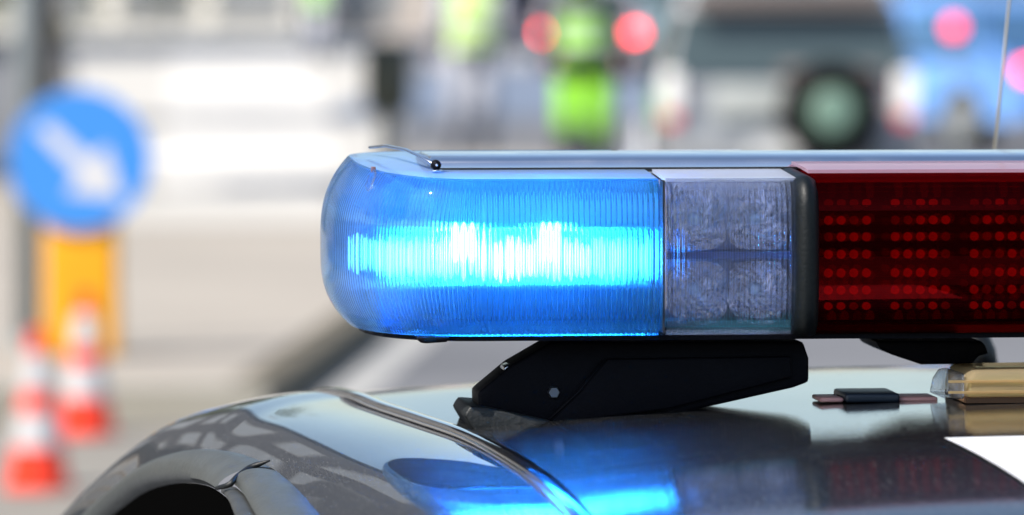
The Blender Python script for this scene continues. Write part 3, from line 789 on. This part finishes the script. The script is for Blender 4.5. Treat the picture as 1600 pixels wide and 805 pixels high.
x = -16.0; hs = [6.5, 7, 6, 7.5, 6.2, 7]
nm = ['leftmost in the street, beyond the bright paving', 'behind the officer in the middle of the road', 'behind the dark red car', 'behind the off-road car', 'above the blue car', 'at the right end of the street']
for i, ((c_, nme), tx) in enumerate(zip(cols, nm)):
    wd = [11, 8, 6.5, 8, 7, 16][i]
    facade('town_house', x, 132 + (i % 3) * 1.5, wd, hs[i], 9, c_, f'{nme} town house, {tx}', rz=0, bays=max(3, int(wd / 2.2)))
    x += wd + .02
for i, (xx, yy, wd, hh, rz, c_, lb) in enumerate([(-15, 12, 16, 6.5, R(90), (.42, .36, .28), 'beige house left of the street, outside the left edge'),
                                                 (-16, -4, 14, 7, R(90), (.3, .25, .2), 'brown house far left beside the patrol car'),
                                                 (-27, 36, 17, 9, 0, (.24, .21, .18), 'brown stone house outside the left edge, facing the patrol car'),  # added out of view so the side panel mirrors dark walls
                                                 (-102, 98, 91, 37, 0, (.10, .10, .105), 'dark grey apartment block outside the left edge, far along the street'),  # unseen dark mass added to shade the side panel's reflections
                                                 (16, -30, 34, 8, R(180), (.45, .40, .34), 'long pale house behind the photographer')]):
    facade('reflection_block' if hh > 20 else 'town_house', xx, yy, wd, hh, 8, c_, lb, rz=rz, bays=14 if hh > 20 else 6, storeys=8 if hh > 20 else 2)

# ---- trees at the left
def tree(x, y, h, r, label, seed):
    rnd = random.Random(seed)
    e = empty('broadleaf_tree', (x, y, 0), label, 'tree')
    mb = MB(); mb.tube([(0, 0, 0), (.05, 0, h * .3), (0, .1, h * .6), (.1, 0, h * .85)], [.16, .12, .08, .03], 8)
    for k in range(7):
        a = rnd.random() * 6.28; z = h * (.3 + .07 * k)
        mb.tube([(0, 0, z), (math.cos(a) * r * .4, math.sin(a) * r * .4, z + r * .3), (math.cos(a) * r * .75, math.sin(a) * r * .75, z + r * .5)], [.05, .03, .01], 6)
    mb.build('trunk', mat('bark', (.12, .10, .075), .9), e)
    v, f = [], []
    cl = [(rnd.gauss(0, .45) * r, rnd.gauss(0, .45) * r, h * .62 + rnd.gauss(0, .42) * r * 1.1) for _ in range(34)]
    for k in range(5200):
        c_ = rnd.choice(cl); p = Vector(c_) + Vector((rnd.gauss(0, 1), rnd.gauss(0, 1), rnd.gauss(0, 1))) * r * .17
        a = Vector((rnd.gauss(0, 1), rnd.gauss(0, 1), rnd.gauss(0, 1))).normalized(); b = a.orthogonal().normalized()
        q = rnd.uniform(.05, .11); n0 = len(v)
        v += [p + a * q, p + b * q * .55, p - a * q, p - b * q * .55]; f.append((n0, n0 + 1, n0 + 2, n0 + 3))
    tag(link('crown', mesh('crown', v, f), mat('leaves', (.085, .10, .035), .6, var=.35, vscale=1.5), e, False), kind='stuff')
tree(-5.0, 60, 4.6, 1.6, 'olive green tree behind the blue sign at the upper left', 3)
tree(-3.2, 38, 5.0, 1.3, 'dark green tree at the far left edge behind the grey pole', 5)
tree(-9.5, 14, 6, 2.2, 'green street tree left of the patrol car', 8)

# ---- hedge-like dark edge at the far left
# ------------------------------------------------------------------ vehicles in the street
def road_car(name, x, y, rz, Lc, Wc, H, col, label, cat='car', lamps=1.0, tail_h=.78, kindb='saloon', glass=(.02, .04, .045), group='cars standing in the street behind the light bar', hml=False, tall=False, lampcol=(1, .03, .04)):
    """vehicle with its rear towards -Y of its own frame"""
    e = empty(name, (x, y, 0), label, cat, group, rz)
    bm_ = mat('paint ' + label[:22], col, .3, .15, coat=1)
    hb = .30; belt = H * .60
    if kindb == 'box': cab = [(.02, belt), (.06, H * .97), (.12, H), (.66, H), (.78, belt + .02)]
    else: cab = [(.10, belt), (.24, H * .96), (.32, H), (.52, H * .99), (.72, belt + .02)]
    prof = [(.0, hb + .10), (.015, belt - .03)] + cab + [(.97, belt - .18), (1.0, hb + .12), (.98, hb)] + [(.02, hb)]
    # body: cross sections along x
    rows = []
    for t, zc in ((-1, .0), (-.97, .4), (-.86, .9), (-.6, 1), (0, 1.0), (.6, 1), (.86, .9), (.97, .4), (1, 0)):
        row = []
        for s, z in prof:
            wx = Wc / 2 * t * (1 - .16 * max(0, (z - belt) / max(.01, H - belt)))
            inset = (1 - zc) * .035
            row.append(Vector((wx, (s - .5) * Lc * (1 - inset), hb + (z - hb) * (1 - inset * .8))))
        rows.append(row)
    v, f = grid(rows, False, True); m2 = len(prof); tot = len(v)
    f += [tuple(range(m2)), tuple(range(tot - m2, tot))]
    link('body', fixn(mesh('body', v, f)), bm_, e, False)
    gm = mat('glass ' + label[:22], glass, .06)
    def gl(name, pts): MB().add([p for p in pts] + [Vector(p) + Vector((0, .01, .01)) for p in pts], [(0, 1, 2, 3), (4, 5, 6, 7), (0, 1, 5, 4), (1, 2, 6, 5), (2, 3, 7, 6), (3, 0, 4, 7)]).build(name, gm, e)
    y0 = (cab[0][0] - .5) * Lc; y1 = (cab[1][0] - .5) * Lc
    def lerp(t): return y0 + (y1 - y0) * t
    z0, z1 = belt + .04, belt + (H * .96 - belt) * .86
    ww_ = .47 if tall else .42
    gl('rear_window', [(-Wc * ww_, lerp(.08) - .03, z0), (Wc * ww_, lerp(.08) - .03, z0), (Wc * (ww_ - .05), lerp(.86) - .03, z1), (-Wc * (ww_ - .05), lerp(.86) - .03, z1)])
    yf0 = (cab[4][0] - .5) * Lc; yf1 = (cab[3][0] - .5) * Lc
    gl('windscreen', [(-Wc * .42, yf0 * .97 + .03, z0), (Wc * .42, yf0 * .97 + .03, z0), (Wc * .36, yf1 + .10, z1), (-Wc * .36, yf1 + .10, z1)])
    for s in (-1, 1):
        for a, b in ((.06, .44), (.50, .92)):
            ya = y0 + (yf0 - y0) * a; yb = y0 + (yf0 - y0) * b
            xo = Wc / 2 * s * 1.0; xi = Wc / 2 * s * .90
            pts = [Vector((xo, ya, z0)), Vector((xo, yb, z0)), Vector((xi, yb - (.25 if b > .5 else 0), z1)), Vector((xi, ya + (.18 if a < .1 else 0), z1))]
            MB().add(pts + [p - Vector((.02 * s, 0, 0)) for p in pts], [(0, 1, 2, 3), (4, 5, 6, 7), (0, 1, 5, 4), (1, 2, 6, 5), (2, 3, 7, 6), (3, 0, 4, 7)]).build('side_window', gm, e)
        for yy in (-.31, .33):
            wr = .31
            wh = MB().lathe([(wr * .6, -.1), (wr * .95, -.1), (wr, -.07), (wr, .07), (wr * .95, .1), (wr * .6, .1)], 22, (s * (Wc / 2 - .09), yy * Lc, wr), 'x').build('wheel', M['rubber'], e, smooth=True)
            MB().lathe([(.02, -.10), (wr * .6, -.102), (wr * .6, .102), (.02, .10)], 14, (s * (Wc / 2 - .09), yy * Lc, wr), 'x').build('rim', M['steel'], wh)
        hh = .30 if tall else .12; ww = .09 if tall else .17
        tl = bpy.data.materials.get('tail lamp %g' % lamps) or mat('tail lamp %g' % lamps, (.6, .02, .02), .3, emit=lampcol, es=lamps)
        yb = -.5 * Lc
        MB().box(s * (Wc / 2 - .03) - (ww if s > 0 else 0), s * (Wc / 2 - .03) + (ww if s < 0 else 0), yb - .02, yb + .10, tail_h - hh / 2, tail_h + hh / 2).build('tail_lamp', tl, e, bevel=.01)
        MB().box(s * Wc * .36 - .1, s * Wc * .36 + .1, .485 * Lc, .5 * Lc + .01, .58, .70).build('headlight', M['chrome'], e, bevel=.01)
    if hml: MB().box(-.14, .14, y1 - .05, y1 - .02, H * .93, H * .96).build('brake_light', tl, e)
    MB().box(-Wc * .49, Wc * .49, -.5 * Lc - .08, -.5 * Lc + .1, .32, .52).build('bumper', mat('bumper ' + label[:22], tuple(c * .8 for c in col), .5), e, bevel=.03)
    MB().box(-.26, .26, -.5 * Lc - .095, -.5 * Lc - .083, .42, .53).build('number_plate', mat('plate white', (.7, .7, .68), .5), e)
    return e
dS = 37.8
suv = road_car('off_road_car', GX(1232, dS), dS + 2.0, 0, 4.0, 1.70, 1.50, (.30, .31, .32), 'silver grey off-road car seen from behind with spare wheel on its tailgate', lamps=.6, tail_h=.78, kindb='box', glass=(.06, .085, .09), tall=True)
sw = GX(1297, dS) - GX(1232, dS)
tk = MB().lathe([(.19, -2.30), (.32, -2.30), (.34, -2.26), (.34, -2.13), (.32, -2.09), (.19, -2.09)], 32, (sw, 0, .72), 'y').build('spare_wheel', mat('spare tyre black', (.004, .004, .004), .8, spec=.1), suv, smooth=True)
MB().lathe([(.001, -2.315), (.12, -2.31), (.19, -2.29), (.19, -2.15), (.001, -2.15)], 28, (sw, 0, .72), 'y').build('spare_wheel_cover', mat('greenish grey cover', (.16, .26, .20), .45), tk, smooth=True)
for s in (-1, 1):
    MB().box(s * .78 - .065, s * .78 + .065, -2.06, -1.98, .70, .98).build('white_lamp', mat('lit white lamp', (.5, .5, .5), .3, emit=(1, .95, .88), es=.5), suv, bevel=.02)
MB().box(-.5, .12, -2.035, -2.005, .66, .90).build('tailgate_panel', mat('tailgate grey', (.42, .44, .42), .4), suv, bevel=.02)
MB().box(-.66, .66, -1.99, -1.86, 1.40, 1.54).build('roof_spoiler', mat('dark brown spoiler', (.15, .12, .11), .5), suv, bevel=.03)
MB().box(-.06, .62, -2.03, -1.985, .93, 1.02).build('wiper_housing', mat('brown grey plastic', (.16, .13, .12), .5), suv, bevel=.02)
road_car('parked_car', 5.16 - 2.2 * .60, 50 + 1.72 + .3, R(38), 4.3, 1.72, 1.42, (.16, .36, .78), 'light blue car turned half sideways at the right edge', lamps=7, tail_h=.76, glass=(.06, .14, .26))
road_car('estate_car', GX(1190, 62), 64, 0, 4.4, 1.75, 1.62, (.20, .36, .40), 'teal estate car half hidden behind the silver off-road car', lamps=11, tail_h=1.12, kindb='box', glass=(.05, .1, .11), tall=False)
road_car('distant_car', GX(922, 90), 92, 0, 4.3, 1.66, 1.42, (.42, .40, .42), 'silver car with lit tail lamps behind the officer in the middle', lamps=12, tail_h=.60)
road_car('distant_car', GX(812, 108), 110, R(10), 4.2, 1.65, 1.42, (.10, .02, .025), 'dark red car left of the silver car', lamps=3, tail_h=.8)
road_car('distant_car', GX(1050, 104), 106, 0, 4.3, 1.66, 1.45, (.25, .38, .42), 'grey green car between the silver car and the teal estate', lamps=9, tail_h=.62)
road_car('distant_van', GX(1500, 66), 68.5, 0, 5.0, 1.95, 2.1, (.40, .48, .62), 'pale blue grey van standing behind the light blue car', cat='van', lamps=0.4, tail_h=.9, kindb='box', glass=(.1, .14, .2))
wl = empty('red_light_stand', (GX(1490, 44), 44, .012), 'red vehicle light on an added thin post in front of the light blue car', 'lamp')  # stand added to hold a red light taken for a vehicle lamp
MB().tube([(0, 0, .03), (0, 0, 1.10)], .014, 8).build('post', bpy.data.materials['galvanised grey'], wl)
MB().lathe([(.001, 0), (.16, 0), (.15, .03), (.03, .04), (.001, .04)], 18).build('base', M['rubber'], wl)
MB().lathe([(.001, -.03), (.05, -.03), (.06, 0), (.05, .03), (.001, .03)], 16, (0, 0, 1.19), 'y').build('lens', mat('red vehicle light', (.6, 0, .02), .3, emit=(1, .02, .04), es=3.5), wl, smooth=True)
MB().box(-.05, .05, .034, .05, 1.10, 1.25).build('housing', M['rubber'], wl)



# ------------------------------------------------------------------ people in high visibility clothing
M_hv = mat('high visibility yellow green', (.30, .74, .02), .7)
M_hvd = mat('high visibility pale', (.60, .86, .22), .7)
M_navy = mat('navy cloth', (.012, .014, .03), .8)
M_grey = mat('pale grey cloth', (.38, .39, .44), .8)
M_skin = mat('skin', (.55, .33, .24), .6)
M_refl = mat('reflective tape', (.7, .72, .72), .3)
def person(x, y, rz, label, top, legs, bag=False, yoke=False):
    e = empty('person', (x, y, .012), label, 'person', None, rz)
    J = {'pel': (0, 0, .95), 'sp': (0, .0, 1.15), 'ch': (0, -.01, 1.36), 'nk': (0, 0, 1.50), 'hd': (0, -.02, 1.62), 'tp': (0, -.01, 1.74)}
    vs, es, rs = [], [], []
    def add(p, r, par=None):
        vs.append(p); rs.append(r); i = len(vs) - 1
        if par is not None: es.append((par, i))
        return i
    a = add(J['pel'], (.15, .11)); b = add(J['sp'], (.14, .10), a); c = add(J['ch'], (.165, .11), b); n_ = add(J['nk'], (.055, .055), c); h = add(J['hd'], (.075, .09), n_); add(J['tp'], (.06, .07), h)
    for s in (-1, 1):
        sh = add((s * .19, 0, 1.42), (.06, .06), c); elb = add((s * .27, .02, 1.15), (.045, .045), sh); wr_ = add((s * (.30 if s > 0 else .25), -.12 if s > 0 else -.03, .95), (.03, .03), elb)
        pm = add((s * (.305 if s > 0 else .255), -.15 if s > 0 else -.04, .89), (.035, .018), wr_)
        for q in range(4): add((s * (.30 if s > 0 else .25) + (q - 1.5) * .02, (-.17 if s > 0 else -.05), .82 - .01 * (q in (1, 2))), (.009, .009), pm)
        add((s * (.26 if s > 0 else .21), -.17 if s > 0 else -.06, .87), (.010, .010), pm)
        hp = add((s * .10, 0, .88), (.085, .09), a); kn = add((s * .12, -.03 * s, .50), (.055, .06), hp); an_ = add((s * .13, .02 * s, .09), (.038, .04), kn)
        add((s * .15, -.13 + .02 * s, .04), (.04, .03), an_)
    me = bpy.data.meshes.new('body'); me.from_pydata(vs, es, []); o = bpy.data.objects.new('body', me); COL.objects.link(o)
    sk = o.modifiers.new('skin', 'SKIN'); sk.use_smooth_shade = True
    for i, r_ in enumerate(rs): me.skin_vertices[0].data[i].radius = r_
    me.skin_vertices[0].data[0].use_root = True
    o.modifiers.new('sub', 'SUBSURF').levels = 1
    dg = bpy.context.evaluated_depsgraph_get(); m2 = bpy.data.meshes.new_from_object(o.evaluated_get(dg))
    bpy.data.objects.remove(o)
    m2.materials.clear(); m2.materials.append(M_skin); m2.materials.append(M_navy)
    for p in m2.polygons:
        p.use_smooth = True
        p.material_index = 0 if (p.center.z > 1.5 or (p.center.z < .93 and abs(p.center.x) > .19 and p.center.z > .7)) else 1
    link('body', m2, None, e)
    MB().lathe([(.001, 1.80), (.07, 1.795), (.105, 1.75), (.105, 1.70), (.10, 1.69), (.001, 1.69)], 16, (0, -.01, 0)).build('cap', M_navy, e, smooth=True)
    def ring(z, rx, ry, dx=0, dy=0): return [Vector((dx + rx * math.cos(k * math.pi / 10), dy + ry * math.sin(k * math.pi / 10), z)) for k in range(20)]
    v, f = grid([ring(.90, .205, .155), ring(1.0, .21, .155), ring(1.15, .195, .15), ring(1.33, .225, .155), ring(1.43, .20, .12), ring(1.49, .08, .08)], False, True)
    vest = MB().add(v, f).build('jacket', top, e, smooth=True)
    if yoke:
        v, f = grid([ring(1.30, .23, .162), ring(1.40, .222, .14), ring(1.46, .16, .12), ring(1.51, .08, .08)], False, True)
        MB().add(v, f).build('dark_yoke', M_navy, vest, smooth=True)
        for s in (-1, 1):
            MB().tube([(s * .10, 0, .95), (s * .112, -.01 * s, .76)], [.135, .125], 14).build('dark_overtrouser', M_navy, e, smooth=True)
            MB().tube([(s * .125, .01 * s, .33), (s * .13, .02 * s, .10)], [.108, .10], 14).build('gaiter', M_navy, e, smooth=True)
    for z in (1.02, 1.2):
        v, f = grid([ring(z, .215, .165), ring(z + .05, .213, .163)], False, True); MB().add(v, f).build('reflective_band', M_refl, vest, smooth=True)
    for s in (-1, 1):
        MB().tube([(s * .185, 0, 1.43), (s * .27, .02, 1.16), (s * (.295 if s > 0 else .25), -.10 if s > 0 else -.02, .98)], [.085, .07, .055], 12).build('sleeve', M_navy if yoke else legs, e, smooth=True)
        MB().tube([(s * .10, 0, .93), (s * .12, -.03 * s, .52), (s * .13, .02 * s, .16)], [.125, .105, .095], 14).build('trouser_leg', legs, e, smooth=True)
        MB().tube([(s * .13, .05, .06), (s * .15, -.17, .05)], [(.05, .05), (.045, .035)], 10).build('boot', M_navy, e, smooth=True)
    MB().tube([(0, 0, .88), (0, 0, .95)], [(.21, .16), (.21, .16)], 20).build('belt', M_navy, e, smooth=True)
    if bag: MB().box(.20, .42, -.16, .06, .74, .92).build('side_pouch', M_navy, e, bevel=.03)
    return e
person(GX(912, 46), 46, R(8), 'person in a bright yellow-green jacket and trousers standing before the silver car', M_hv, M_hv, bag=True, yoke=True)
person(GX(738, 49.5), 49.5, R(180), 'person in a yellow-green jacket and pale trousers walking in the road', M_hvd, M_grey)
person(GX(497, 98), 98, R(150), 'distant person in yellow-green beyond the haze-bright ground', M_hv, M_grey)
